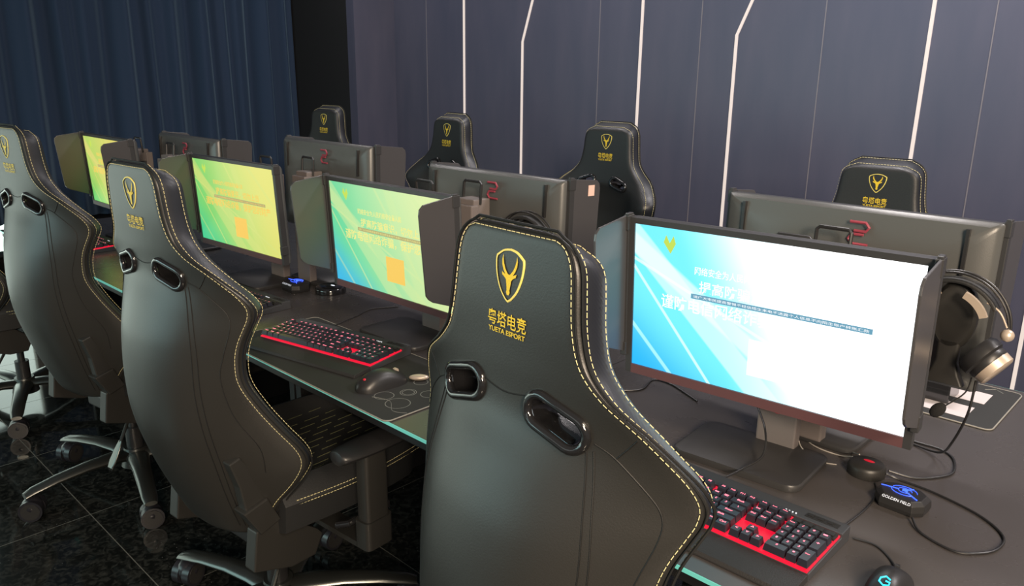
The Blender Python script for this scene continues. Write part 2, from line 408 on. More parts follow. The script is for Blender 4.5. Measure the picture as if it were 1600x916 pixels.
# ------------------------------------------------------------------ desks
DX = [0.0, -1.2, -2.27, -3.3, -4.45]
dlab = ['black glass-topped double desk under the brightest near monitor', 'black glass-topped double desk carrying the red-lit keyboard and large mousepad',
        'black glass-topped double desk under the green-yellow screen', 'black glass-topped double desk farthest back, under the small yellow screen']
dark_metal = mat('desk_metal', (.012, .012, .013), .45)
for i in range(4):
    x1, x0 = DX[i] - .001, DX[i + 1] + .001
    t = thing('desk', dlab[i], 'desk', ((x0 + x1) / 2, .625, 0), 0, 'double desks in one row'); hw = (x1 - x0) / 2
    mb = MB(); mb.box(-hw, hw, -.615, .615, .716, .735); mb.build('desktop', dark_metal, t, bevel=.002)
    mb = MB(); mb.box(-hw, hw, -.6235, .6235, .741, .7495); g = mb.build('glass_top', desk_m, t); 
    for ya, yb in ((-.6255, -.6236), (.6236, .6255)):
        mb = MB(); mb.box(-hw, hw, ya, yb, .7412, .7490); mb.build('glass_edge', glass_edge, t)
    mb = MB(); mb.box(-hw, hw, -.61, .61, .735, .741); mb.build('black_underlay', dark_metal, t)
    for sx in (-1, 1):
        mb = MB(); mb.box(sx * (hw - .02) - .015, sx * (hw - .02) + .015, -.32, .32, 0, .716); mb.build('leg', dark_metal, t, bevel=.002)
    mb = MB(); mb.box(-hw + .035, hw - .035, -.012, .012, .30, .716); mb.build('modesty_panel', dark_metal, t)

# ------------------------------------------------------------------ gaming chair
WP = [(0, .046), (.002, .060), (.006, .074), (.012, .085), (.02, .094), (.03, .101), (.045, .106), (.07, .109), (.12, .115), (.16, .128), (.19, .157), (.22, .203), (.255, .240),
      (.275, .256), (.297, .265), (.32, .263), (.34, .256), (.38, .241), (.42, .232), (.47, .230), (.53, .243), (.60, .262), (.66, .277), (.70, .275), (.746, .254),
      (.806, .213), (.87, .180), (.90, .165)]
def Wd(w): return ip(WP, max(0, min(.9, w))) + .007
TH = .088
def ip(T, w):
    """smooth interpolation in a table of (w, value)"""
    w = max(T[0][0], min(T[-1][0], w))
    for k in range(len(T) - 1):
        if w <= T[k + 1][0]: break
    (a, p), (b, q) = T[k], T[k + 1]; t = (w - a) / (b - a)
    p0 = T[max(k - 1, 0)]; p3 = T[min(k + 2, len(T) - 1)]
    m0 = (q - p0[1]) / (b - p0[0]) * (b - a); m1 = (p3[1] - p) / (p3[0] - a) * (b - a)
    return (2 * t ** 3 - 3 * t * t + 1) * p + (t ** 3 - 2 * t * t + t) * m0 + (-2 * t ** 3 + 3 * t * t) * q + (t ** 3 - t * t) * m1
FC = [(0, 0), (.1, .004), (.18, .010), (.25, .013), (.32, -.006), (.4, -.024), (.5, -.032), (.6, -.026), (.7, 0), (.8, .036), (.9, .08)]
KC = [(0, .15), (.12, .2), (.2, .55), (.3, 1.2), (.35, 1.24), (.9, 1.24)]
SC = [(0, 0), (.1, 0), (.2, 0), (.3, .08), (.45, .40), (.6, .64), (.75, .68), (.9, .74)]
def fdep(u, w):
    t = (abs(u) - .12) / .02
    return ip(FC, w) + ip(KC, w) * u * u + ip(SC, w) * .02 * (math.log1p(math.exp(t)) if t < 30 else t)
def SF(u, w, d=0.):
    """point of the backrest: u across, w down from the top, d in from the rear skin"""
    f = fdep(u, w); h = .002
    n = Vector((-(fdep(u + h, w) - fdep(u - h, w)) / (2 * h), 1, (fdep(u, min(w + h, .9)) - fdep(u, max(w - h, 0))) / (2 * h) * -.6)); n.normalize()
    k = (.72 - .18 * max(0, min(1, (w - .24) / .2))) if d > 0 else 1
    drop = d * .30 * max(0, 1 - w / .10) ** 2 if d > 0 else 0
    return Vector((u, -.30 + f, 1.336 - w - drop)) + n * (d * k)
def chair():
    t = thing('gaming_chair', 'x', 'chair', (0, 0, 0), 0, 'black and gold gaming chairs')
    # --- backrest body
    ws = [0, .0008, .002, .0035, .006, .009, .013, .018, .024] + [.024 + (.876 - .024) * i / 84 for i in range(1, 85)] + [.885, .893, .898, .90]
    rings = []; R_ = .014
    nb = 26
    info = []
    for w in ws:
        Wc = Wd(w); e = 0
        if w < .02: e = .02 - sqrt(max(0, .02 ** 2 - (.02 - w) ** 2))
        if w > .88: e = .02 - sqrt(max(0, .02 ** 2 - (w - .88) ** 2))
        e = min(e, .02) * .8; r = R_
        ring = []; info = []
        for i in range(nb + 1):
            u = -(Wc - r) + 2 * (Wc - r) * i / nb; ring.append(SF(u, w, e)); info.append(0)
        for i in range(1, 4): a = pi / 2 * i / 3; ring.append(SF(Wc - r + r * sin(a), w, e + r * (1 - cos(a)))); info.append(0 if i < 3 else 1)
        for i in range(1, 5): dd = e + r + (TH - 2 * e - 2 * r) * i / 4; bu = .004 * sin(pi * i / 4); ring.append(SF(Wc, w, dd) + Vector((bu, 0, 0))); info.append(1)
        for i in range(1, 4): a = pi / 2 * i / 3; ring.append(SF(Wc - r + r * cos(a), w, TH - e - r + r * sin(a))); info.append(2)
        bol = max(0, min(1, (w - .25) / .12)) * max(0, min(1, (.86 - w) / .1))
        for i in range(1, nb + 1):
            u = (Wc - r) - 2 * (Wc - r) * i / nb; q = abs(u) / max(Wc, .01)
            fr = bol * (.024 * math.exp(-((q - .78) / .2) ** 2) - .012 * math.exp(-(q / .5) ** 2))
            ring.append(SF(u, w, TH - e + fr)); info.append(2)
        for i in range(1, 4): a = pi / 2 * (1 - i / 3); ring.append(SF(-(Wc - r + r * cos(a)), w, TH - e - r + r * sin(a))); info.append(2 if i < 3 else 1)
        for i in range(1, 5): dd = TH - e - r - (TH - 2 * e - 2 * r) * i / 4; bu = .004 * sin(pi * i / 4); ring.append(SF(-Wc, w, dd) - Vector((bu, 0, 0))); info.append(1)
        for i in range(1, 3): a = pi / 2 * (1 - i / 3); ring.append(SF(-(Wc - r + r * sin(a)), w, e + r * (1 - cos(a)))); info.append(0)
        rings.append(ring)
    mb = MB(); mb.loft(rings, 1, mif=lambda i, j: info[j] if ws[i] > .003 else 1)
    back = mb.build('backrest', [leather, carbon_m, leather_front], t, smooth=True)
    # --- handle openings
    sl = [(.066, .230), (.114, .244)]
    def stadium(r, n=10, flip=1):
        a, b = Vector(sl[0]), Vector(sl[1]); ang = atan2(b.y - a.y, b.x - a.x); out = []
        for i in range(n + 1): q = ang - pi / 2 + pi * i / n; out.append((b.x + r * cos(q), b.y + r * sin(q)))
        for i in range(n + 1): q = ang + pi / 2 + pi * i / n; out.append((a.x + r * cos(q), a.y + r * sin(q)))
        return [(flip * x, y) for x, y in out]
    for fl in (-1, 1):
        cb = MB(); cb.prism(stadium(.022, flip=fl), lambda a, b: SF(a, b, -.05), lambda a, b: SF(a, b, TH + .08)); cut = cb.build('cutter', seam_dark)
        md = back.modifiers.new('cut', 'BOOLEAN'); md.operation = 'DIFFERENCE'; md.object = cut; md.solver = 'EXACT'
        bpy.context.view_layer.update()
        me = bpy.data.meshes.new_from_object(back.evaluated_get(bpy.context.evaluated_depsgraph_get()))
        back.modifiers.clear(); back.data = me; bpy.data.objects.remove(cut)
    for fl in (-1, 1):
        mb = MB()
        for d in (-.001, TH + .004):
            pts = [SF(a, b, d) for a, b in stadium(.0215, 12, fl)]; mb.tube(pts, .0068, 10, closed=True)
        a_ = [SF(a, b, 0) for a, b in stadium(.0205, 12, fl)]; b_ = [SF(a, b, TH) for a, b in stadium(.0205, 12, fl)]
        n = len(a_); mb.add(a_ + b_, [(i, (i + 1) % n, n + (i + 1) % n, n + i) for i in range(n)])
        mb.build('handle_ring', plastic_gloss, back, smooth=True)
    # --- stitching
    def outline_path(off, d):
        P = []
        for i in range(0, 261): w = .895 - (.895 - .006) * i / 260; P.append((w, 1))
        pr = [SF(Wd(w) - off if d < .005 else Wd(w) + .0045, w, d) for w, s_ in P]
        topn = 14; wt = .004 + off * .8 if d < .005 else 0
        if d < .005:
            pr = [SF(Wd(w) - off, w, d) for w, _s in P if w > wt + .002]
            pl = [SF(-(Wd(w) - off), w, d) for w, _s in reversed(P) if w > wt + .002]
            u1 = pr[-1].x; tp = [SF(u1 - 2 * u1 * i / topn, wt, d) for i in range(1, topn)]
        else:
            pl = [SF(-(Wd(w) + .0045), w, d) for w, _s in reversed(P)]
            u1 = pr[-1].x; tp = [SF(u1 - 2 * u1 * i / topn, 0, d) + Vector((0, 0, .0015)) for i in range(1, topn)]
        return pr + tp + pl
    def dashes(mb, path, L=.0062, G=.0026, r=.00048, lift=None):
        acc = 0; pos = 0; i = 0; out = []
        seg = [(path[k + 1] - path[k]).length for k in range(len(path) - 1)]; tot = sum(seg)
        cum = [0]
        for s_ in seg: cum.append(cum[-1] + s_)
        k = 0; x = 0
        def at(x):
            nonlocal k
            while k < len(seg) - 1 and cum[k + 1] < x: k += 1
            return path[k].lerp(path[k + 1], min(1, (x - cum[k]) / max(seg[k], 1e-9)))
        while x + L < tot:
            a = at(x); b = at(x + L); d = (b - a).normalized(); n1 = d.orthogonal().normalized(); n2 = d.cross(n1)
            mb.obox((a + b) / 2, d * (L / 2), n1 * r, n2 * r); x += L + G
    mb = MB()
    dashes(mb, outline_path(.0095, -.0004)); dashes(mb, outline_path(0, .017)); dashes(mb, outline_path(0, .066))
    st = mb.build('stitching', thread, back, fix=False)
    mb = MB(); mb.tube(outline_path(0, .0075), .0022, 6); mb.tube(outline_path(.003, -.0002), .0011, 5)
    # seams on the rear skin
    def seam(pts, r=.0011):
        for fl in (-1, 1):
            q = smoothpts([Vector((a * fl, b, 0)) for a, b in pts], 6); mb.tube([SF(p.x, p.y, -.0002) for p in q], r, 6)
    seam([(.136, .258), (.147, .32), (.157, .40), (.156, .50), (.156, .62), (.151, .72), (.136, .87)]); seam([(.146, .258), (.157, .32), (.167, .40), (.166, .50), (.166, .62), (.161, .72), (.146, .87)])
    seam([(.146, .248), (.174, .260), (.213, .294), (.229, .320), (.228, .352), (.212, .41), (.202, .46), (.208, .55), (.228, .64), (.222, .71)]); seam([(.174, .259), (.2, .227)])
    q = smoothpts([Vector((-.048, .216, 0)), Vector((0, .224, 0)), Vector((.048, .216, 0))], 8); mb.tube([SF(p.x, p.y, 0) for p in q], .0011, 6)
    mb.build('piping', seam_dark, back, smooth=True)
    # --- crest and lettering, rear and front
    shield = []
    prof = [(0, .029), (.013, .0315), (.0255, .0395), (.0265, .047), (.024, .064), (.0165, .082), (.0065, .094), (0, .0985)]
    half = smoothpts([Vector((a, b, 0)) for a, b in prof[:3]], 5) + smoothpts([Vector((a, b, 0)) for a, b in prof[2:]], 4)[1:]
    half = [Vector((p.x, p.y + .005, 0)) for p in half]; full = [(p.x, p.y) for p in half] + [(-p.x, p.y) for p in reversed(half[1:-1])]
    head = [(0, .0625), (.0028, .0612), (.0072, .0560), (.0104, .0495), (.0122, .0430), (.0128, .0370), (.0146, .0440), (.0140, .0505), (.0112, .0570), (.0072, .0626), (.0138, .0598), (.0128, .0640), (.0076, .0668), (.0050, .0695),
            (.0036, .0770), (.0026, .0822), (.0034, .0855), (.0021, .0885), (0, .0890)]
    head = [(a, b + .005) for a, b in head]; headf = head + [(-a, b) for a, b in reversed(head[1:-1])]
    for front in (0, 1):
        sg = -1 if front else 1
        D0, D1 = (TH - .004, TH + .0012) if front else (.001, -.0013)
        fr_ = (lambda a, b, d: SF(sg * a, b, d))
        mb = MB(); n = len(full)
        cx, cy = 0, .067
        outer = [fr_(a, b, D1) for a, b in full]; inner = [fr_(cx + (a - cx) * .915, cy + (b - cy) * .93, D1) for a, b in full]
        outer0 = [fr_(a * 1.03, cy + (b - cy) * 1.02, D0 if not front else TH - .001) for a, b in full]
        vs = outer + inner + outer0
        fs = [(i, (i + 1) % n, n + (i + 1) % n, n + i) for i in range(n)] + [(i, (i + 1) % n, 2 * n + (i + 1) % n, 2 * n + i) for i in range(n)]
        mb.add(vs, fs, 0)
        # antelope head as fan-free triangulation
        bm = bmesh.new(); vv = [bm.verts.new((a * 1000, b * 1000, 0)) for a, b in headf]; f = bm.faces.new(vv); f.normal_update(); bmesh.ops.triangulate(bm, faces=[f]); bm.verts.index_update()
        tri = [[v.index for v in ff.verts] for ff in bm.faces]; bm.free()
        mb.add([fr_(a, b, D1) for a, b in headf], tri, 1)
        mb.build('crest', [gold_pale, gold], back, fix=False)
        mb = MB()
        put_text(mb, '粤塔电竞', lambda a, b: fr_(a, .1280 - b, D1), .073, .0205, .009)
        put_text(mb, 'YUETA ESPORT', lambda a, b: fr_(a, .1440 - b, D1), .070, .0068, .02)
        mb.build('lettering', gold, back, fix=False)
    # --- seat
    mb = MB(); rings = []
    for i in range(25):
        s_ = i / 24; y = -.13 + .47 * s_; hw = .235 + .02 * sin(pi * s_) - .05 * max(0, s_ - .85) / .15; ring = []
        er = .03 * (1 - sqrt(max(0, 1 - (max(0, (s_ - .88)) / .12) ** 2))) if s_ > .88 else 0
        for j in range(21):
            u = -1 + 2 * j / 20; zz = .535 + .035 * math.exp(-((abs(u) - .8) / .16) ** 2) - .01 * (1 - u * u) - er
            ring.append((u * hw, y, zz - (.02 if abs(u) > .98 else 0)))
        for j in range(9):
            u = 1 - 2 * j / 8; ring.append((u * hw * (.97 if abs(u) == 1 else .95), y, .43 + er * .6 + (.02 if abs(u) == 1 else 0)))
        rings.append(ring)
    mb.loft(rings); seat = mb.build('seat', leather_front, t, smooth=True)
    mb = MB()
    for sx in (-1, 1):
        for dz in (0, .012):
            dashes(mb, [Vector((sx * (.2375 + .02 * sin(pi * s_ / 20)), -.10 + .40 * s_ / 20, .530 - dz)) for s_ in range(21)], .006, .003, .0007)
    mb.build('seat_stitching', thread, seat, fix=False)
    mb = MB()
    for q in range(11):
        x = -.15 + .03 * q
        zf = lambda x, y: .535 + .035 * math.exp(-((abs(x / .25) - .8) / .16) ** 2) - .01 * (1 - (x / .25) ** 2) + .0012
        for k in range(5):
            y = -.08 + .075 * k + (.037 if q % 2 else 0); mb.tube([(x, y, zf(x, y)), (x, y + .05, zf(x, y))], .0012, 5)
    o = mb.build('quilted_pattern', quilt_m, seat); o['kind'] = 'stuff'
    # --- side hinge covers
    for sx in (-1, 1):
        mb = MB(); X = lambda off: (lambda a, b: (sx * (.170 + off), a, b))
        mb.prism([(-.243, .668), (-.215, .676), (-.170, .60), (-.150, .535), (-.21, .52), (-.222, .60)], X(0), X(.03))
        mb.prism([(-.224, .536), (-.160, .552), (-.128, .482), (-.182, .464)], X(-.006), X(.040))
        mb.prism([(-.190, .470), (-.13, .488), (-.02, .400), (-.005, .38), (-.03, .33), (-.10, .33), (-.205, .368)], X(-.010), X(.030))
        mb.build('hinge_cover', plastic_grey, t, bevel=.004)
    mb = MB(); mb.tube([(.275, -.02, .44), (.30, .0, .445), (.305, .05, .45), (.305, .11, .455)], .009, 8); mb.box(.294, .318, .05, .12, .443, .466); mb.build('recline_lever', plastic_gloss, t, bevel=.003)
    # --- armrests
    for sx in (-1, 1):
        mb = MB(); rings = []
        for i in range(17):
            a = pi * i / 16; y = .08 - .135 * cos(a); hw = .045 * (sin(a) ** .35 if 0 < i < 16 else .35)
            rings.append([(sx * .335 + hw * cos(b), y, .655 + .017 * sin(b) * (.6 if i in (0, 16) else 1)) for b in [2 * pi * k / 16 for k in range(16)]])
        mb.loft(rings); arm = mb.build('armrest', plastic, t, smooth=True)
        mb = MB(); mb.loft([[(sx * .335 + a, .05 + b, z) for a, b in rrect(-.022 * k, .022 * k, -.036 * k, .036 * k, .012 * k, 4)] for z, k in ((.44, 1.0), (.60, 1.0), (.645, .95))]); mb.build('armrest_post', plastic_grey, arm, smooth=True)
        mb = MB(); mb.loft([[(sx * .335 + a, .05 + b, z) for a, b in rrect(-.027, .027, -.042, .042, .014, 4)] for z in (.385, .46)]); mb.box(min(sx * .12, sx * .33), max(sx * .12, sx * .33), .02, .08, .372, .386); mb.build('armrest_bracket', plastic_grey, arm, smooth=True)
    # --- mechanism, gas lift, base
    mb = MB(); mb.box(-.09, .09, -.12, .14, .335, .385); mb.build('mechanism', plastic, t, bevel=.006)
    mb = MB(); mb.cyl((-.03, 0, .06), (-.03, 0, .22), .029, 20); mb.cyl((-.03, 0, .22), (-.03, 0, .34), .015, 16); mb.build('gas_lift', plastic, t, smooth=True)
    mb = MB(); mb.tube(smoothpts([(.08, -.05, .36), (.15, -.10, .34), (.19, -.16, .28)], 4), .006, 8)
    mb.loft([[Vector((.19, -.16, .28)) + Vector((a, -.035 * k - .2 * b, -.06 * k + b)) for a, b in rrect(-w_, w_, -.006, .006, .0055, 3)] for k, w_ in ((0, .010), (.4, .016), (1.0, .019), (1.35, .014))]); mb.build('tilt_lever', alu, t, smooth=True)
    mb = MB(); mb.cyl((-.03, 0, .07), (-.03, 0, .14), .056, 24, r2=.040); mb.build('base_hub', alu, t, smooth=True)
    for k in range(5):
        a = radians(-95 + 72 * k); d = Vector((cos(a), sin(a), 0)); s_ = Vector((-sin(a), cos(a), 0)); rings = []; B0 = Vector((-.03, 0, 0))
        for r_, z, w_, h_ in ((.03, .112, .042, .040), (.09, .120, .038, .036), (.18, .120, .031, .032), (.28, .112, .028, .028), (.36, .099, .026, .024), (.388, .090, .021, .017)):
            rings.append([B0 + d * r_ + s_ * (w_ * cos(b)) + Vector((0, 0, z + h_ * .5 * sin(b))) for b in [2 * pi * q / 14 for q in range(14)]])
        mb = MB(); mb.loft(rings); mb.build('leg', alu, t, smooth=True)
        c = B0 + d * .368 + Vector((0, 0, .038)); ax = (s_ * cos(.6 + k) + d * sin(.6 + k)).normalized(); mb = MB()
        for q in (-1, 1):
            mb.cyl(c + ax * (q * .007), c + ax * (q * .031), .038, 28, 0); mb.cyl(c + ax * (q * .0312), c + ax * (q * .0325), .030, 28, 1)
        mb.cyl(c, c + Vector((0, 0, .05)), .0055, 10, 1); mb.ell(c + Vector((0, 0, .010)), .034, .034, .033, 0)
        mb.build('caster', [wheel_m, rim_m], t, smooth=True, bevel=0)
    return t
CH = chair()
# near row, then far row (x, y of the seat post, turn, height offset, label)
CH.location = (-.654, -.098, 0); CH.rotation_euler.z = -.073; CH.scale = (1, 1, .992)
CH['label'] = 'nearest black gaming chair, its gold crest largest, in front of the brightest screen'
def stretch(o, k): o.scale = (1, 1, k)
c = dup(CH, (-1.769, -.053, 0), .076, 'black gaming chair, second of the near row, in front of the red-lit keyboard'); stretch(c, .994)
c = dup(CH, (-2.876, -.013, 0), .144, 'black gaming chair, third of the near row, cropped crest at the left edge'); stretch(c, 1.010)
CH_D = dup(CH, (-3.95, -.10, 0), .05, 'black gaming chair at the far end of the near row, only base and armrest showing')
c = dup(CH, (-.85, 1.25, 0), pi + .02, 'far-side gaming chair at the right, only headrest above the big monitor back'); stretch(c, .958)
dup(CH, (-1.925, 1.31, 0), pi + .0, 'far-side gaming chair in the middle, standing clear between two monitors')
dup(CH, (-2.83, 1.25, 0), pi - .10, 'far-side gaming chair behind the small wire handle, left of the middle')
dup(CH, (-3.86, 1.28, 0), pi + .08, 'far-side gaming chair farthest left, thin headrest before the black pilaster')
# the nearest chair's back is set more upright: turned about its hinge
for b_ in CH.children:
    if b_.name.startswith('backrest'):
        pv = Vector((0, -.17, .45)); b_.matrix_local = Matrix.Translation(pv) @ Matrix.Rotation(-.118, 4, 'X') @ Matrix.Translation(-pv)

# ------------------------------------------------------------------ monitors
SW, SH = .5436, .3058
def monitor(label, loc, rz, scr, content, left=True, right=True, tilt=-.046, cz=.3215, texts=None, sticker=False, sd=.150, bx=(-.16, .11)):
    """loc: desk point under the middle of the screen face; faces -Y"""
    t = thing('monitor', label, 'monitor', loc, rz, 'gaming monitors with side shields')
    X = Matrix.Translation((0, 0, cz)) @ Matrix.Rotation(-tilt, 4, 'X')
    # frame in front
    bw, bt, bb = .0135, .012, .020
    mb = MB(X); o_ = rrect(-SW / 2 - bw, SW / 2 + bw, -SH / 2 - bb, SH / 2 + bt, .004, 2)
    mb.box(-SW / 2 - bw, -SW / 2, -.004, .016, -SH / 2 - bb, SH / 2 + bt); mb.box(SW / 2, SW / 2 + bw, -.004, .016, -SH / 2 - bb, SH / 2 + bt)
    mb.box(-SW / 2, SW / 2, -.004, .016, SH / 2, SH / 2 + bt); mb.box(-SW / 2, SW / 2, -.004, .016, -SH / 2 - bb, -SH / 2, 1)
    fr = mb.build('bezel', [bezel_m, chin_m], t)
    # screen
    mb = MB(X); nx = 1; mb.box(-SW / 2, SW / 2, 0.0, .012, -SH / 2, SH / 2); sc = mb.build('screen', scr, t, fix=True)
    uv = sc.data.uv_layers.new(name='UVMap'); inv = X.inverted()
    for lp in sc.data.loops:
        p = inv @ sc.data.vertices[lp.vertex_index].co; uv.data[lp.index].uv = (p.x / SW + .5, .5 - p.z / SH)
    if texts:
        mt, mbar, mcrest = texts; mb = MB(X); P = lambda u, v, d=-.0004: (-SW / 2 + u * SW, d, SH / 2 - v * SH)
        def tx(body, u0, u1, v0, v1, mi=0, off=.02, d=-.0006):
            put_text(mb, body, lambda a, b: P((u0 + u1) / 2 + a / SW, (v0 + v1) / 2 - b / SH, d), (u1 - u0) * SW, (v1 - v0) * SH, off, mi)
        tx('网络安全为人民网络安全靠人民', .25, .62, .225, .28, off=.012)
        tx('提高防骗意识，切勿上当', .27, .80, .315, .40, off=.012)
        tx('谨防电信网络诈骗，保护您的财产', .12, .92, .445, .545, off=.012)
        for (u0, u1, v0, v1, mi, d) in ((.24, .87, .408, .442, 1, -.0008),):
            mb.add([P(u0, v0, d), P(u1, v0, d), P(u1, v1, d), P(u0, v1, d)], [(0, 1, 2, 3)], mi)
        tx('请广大市民提高警惕不轻信陌生来电不透露个人信息不向陌生账户转账汇款', .25, .86, .416, .434, 0, .0, -.0011)
        mb.add([P(.47, .63), P(.62, .63), P(.62, .87), P(.47, .87)], [(0, 1, 2, 3)], 3)
        pts = [(.13, .05), (.145, .10), (.16, .05), (.17, .10), (.15, .17), (.12, .10)]
        mb.add([P(a, b, -.0006) for a, b in pts], [tuple(range(6))], 2)
        mb.build('screen_writing', [mt, mbar, mcrest, txt_orange if mt is not txt_white else txt_white], sc, fix=False)
    # rear shell: bevelled, swelling towards the middle
    mb = MB(X); rings = []
    for y, ins, ds in ((.016, 0, 0), (.022, .001, 0), (.034, .012, 0), (.040, .05, 0), (.046, .10, 0)):
        rings.append([(a, y, b) for a, b in rrect(-SW / 2 - bw + ins, SW / 2 + bw - ins, -SH / 2 - bb + ins, SH / 2 + bt - ins * .7, .006 + ins * .3, 3)])
    mb.loft(rings); mb.build('rear_shell', back_m, t, smooth=True)
    for sx in (-1, 1):
        mb = MB(X); mb.box(sx * .232 - .003, sx * .232 + .003, .038, .048, .06, .150); mb.build('rear_slot', plastic, t)
    # emblem: two hooked strokes
    mb = MB(X); ex, ez = -.032, .114
    a_ = [(ex + .020 * p, .050, ez + .024 * q) for p, q in ((1, .95), (-.6, .95), (-1, .55), (-.7, .2), (.5, .2))]; b_ = [(ex + .020 * p, .050, ez + .024 * q) for p, q in ((-1, -.95), (.6, -.95), (1, -.55), (.7, -.1), (-.5, -.1))]
    mb.tube(a_, .0032, 6); mb.tube(b_, .0032, 6); mb.build('emblem', red_dark, t, smooth=True)
    # shields
    sh_poly = [(0, .168), (-.100, .160), (-.112, .150), (-.115, .136), (-.106, -.070), (-.098, -.082), (-.085, -.092), (0, -.128)]
    for sx, on in ((-1, left), (1, right)):
        xx = sx * (SW / 2 + bw + .003)
        mb = MB(X); mb.box(xx - .005, xx + .005, -.008, .010, -.135, .172); mb.box(xx - .0065, xx + .0065, -.012, .012, .138, .168); mb.box(xx - .0065, xx + .0065, -.012, .012, -.135, -.105)
        hb = mb.build('shield_hinge', bezel_m, t, bevel=.0015)
        if on:
            mb = MB(X); mb.prism(sh_poly, lambda a, b: (xx - .0025 + sx * .002, a - .006, b), lambda a, b: (xx + .0025 + sx * .002, a - .006, b))
            sh = mb.build('side_shield', shield_m, t, bevel=.001)
            if sticker and sx == -1:
                mb = MB(X); mb.box(xx - .0054, xx - .0046, -.095, -.068, .118, .148); mb.build('sticker', mat('pink_sticker', srgb(225, 190, 175), .6), sh)
    # stand
    mb = MB(); rg = []
    for z, k in ((.0, .98), (.004, 1), (.011, 1), (.014, .97)): rg.append([(a * k, b * k, z) for a, b in rrect(bx[0], bx[1], sd - .160, sd + .028, .028, 5)])
    mb.loft(rg); mb.build('stand_base', foot_m, t, smooth=True)
    mb = MB(); mb.box(-.042, .042, sd, sd + .030, .010, .40); mb.box(-.036, .036, sd - .05, sd + .015, .36, .415)
    mb.prism([(.045, .28), (sd, .30), (sd, .20), (.045, .24)], lambda a, b: (-.03, a, b), lambda a, b: (.03, a, b)); cl = mb.build('stand_column', stand_m, t, bevel=.004)
    mb = MB(); mb.tube([(-.036, sd - .01, .40), (-.036, sd - .015, .458), (-.030, sd - .015, .464), (.030, sd - .015, .464), (.036, sd - .015, .458), (.036, sd - .01, .40)], .0042, 8); mb.build('carry_handle', plastic, t, smooth=True)
    mb = MB(); mb.tube([(.026 * cos(a), sd - .001, .112 + .026 * sin(a)) for a in [2 * pi * k / 24 for k in range(24)]], .003, 8, closed=True); mb.build('cable_ring', red_m, cl, smooth=True)
    return t
G1 = (txt_white, bar_blue, crest_y); G3 = (txt_yellow, bar_brown, crest_y); G4 = (txt_orange, bar_brown, crest_y)
DZ = .75
def mon_near(lab, TLx, TLy, TLz, r, scr, tx, **k):
    cx = TLx + cos(r) * SW / 2; cy = TLy + sin(r) * SW / 2
    cz = TLz - SH / 2 - DZ
    return monitor(lab, (cx, cy + .006, DZ), r, scr, None, texts=tx, cz=cz, **k)
mon_near('nearest monitor, its screen washed out white and cyan', -.912, .321, 1.224, .070, scr1, G1)
mon_near('monitor with the teal-green screen above the red-lit keyboard', -2.029, .328, 1.202, .002, scr3, G3)
mon_near('monitor with the green-to-yellow screen and no right side shield', -2.923, .318, 1.200, .044, scr4, G4, right=False)
mon_near('farthest lit monitor, small yellow screen partly hidden by a chair', -4.051, .312, 1.216, 0, scr5, G4)
def mon_far(lab, x0, x1, yb, ztop, r=0., **k):
    return monitor(lab, ((x0 + x1) / 2, yb + .02, DZ), pi + r, scrF, None, tilt=-.03, cz=ztop - .165 - DZ, sd=.110, bx=(-.11, .11), **k)
mon_far('rightmost monitor seen from behind, large dark back with a faint red emblem', -.912, -.345, .695, 1.251)
mon_far('monitor seen from behind, pale sticker on its side shield', -1.943, -1.378, .645, 1.235, sticker=True)
mon_far('monitor seen from behind, left of the middle, before the far left chair', -2.82, -2.25, .645, 1.266)
mon_far('farthest monitor seen from behind, dim against the curtain', -3.72, -3.10, .52, 1.24)

# ------------------------------------------------------------------ keyboards
U = .01905
rows = []
def r_(y, items):
    x = 0
    for it in items:
        if isinstance(it, (int, float)): x += it; continue
        lab, w = it; rows.append((lab, x, y, w, 1)); x += w
k1 = lambda s: [(c, 1) for c in s]
r_(5.25, [('esc', 1), 1, ('F1', 1), ('F2', 1), ('F3', 1), ('F4', 1), .5, ('F5', 1), ('F6', 1), ('F7', 1), ('F8', 1), .5, ('F9', 1), ('F10', 1), ('F11', 1), ('F12', 1), .25, ('PrtSc', 1), ('ScrLk', 1), ('Pause', 1)])
r_(4, k1('`1234567890-=') + [('Back', 2), .25, ('Ins', 1), ('Home', 1), ('PgUp', 1), .25, ('Num', 1)] + k1('/*-'))
r_(3, [('Tab', 1.5)] + k1('QWERTYUIOP[]') + [('\\', 1.5), .25, ('Del', 1), ('End', 1), ('PgDn', 1), .25] + k1('789'))
r_(2, [('Caps', 1.75)] + k1("ASDFGHJKL;'") + [('Enter', 2.25), 3.5] + k1('456'))
r_(1, [('Shift', 2.25)] + k1('ZXCVBNM,./') + [('Shift', 2.75), 1.25, ('^', 1), 1.25] + k1('123'))
r_(0, [('Ctrl', 1.25), ('Win', 1.25), ('Alt', 1.25), (' ', 6.25), ('Alt', 1.25), ('Win', 1.25), ('Menu', 1.25), ('Ctrl', 1.25), .25, ('<', 1), ('v', 1), ('>', 1), .25, ('0', 2), ('.', 1)])
rows.append(('+', 21.5, 2, 1, 2)); rows.append(('Enter', 21.5, 0, 1, 2))
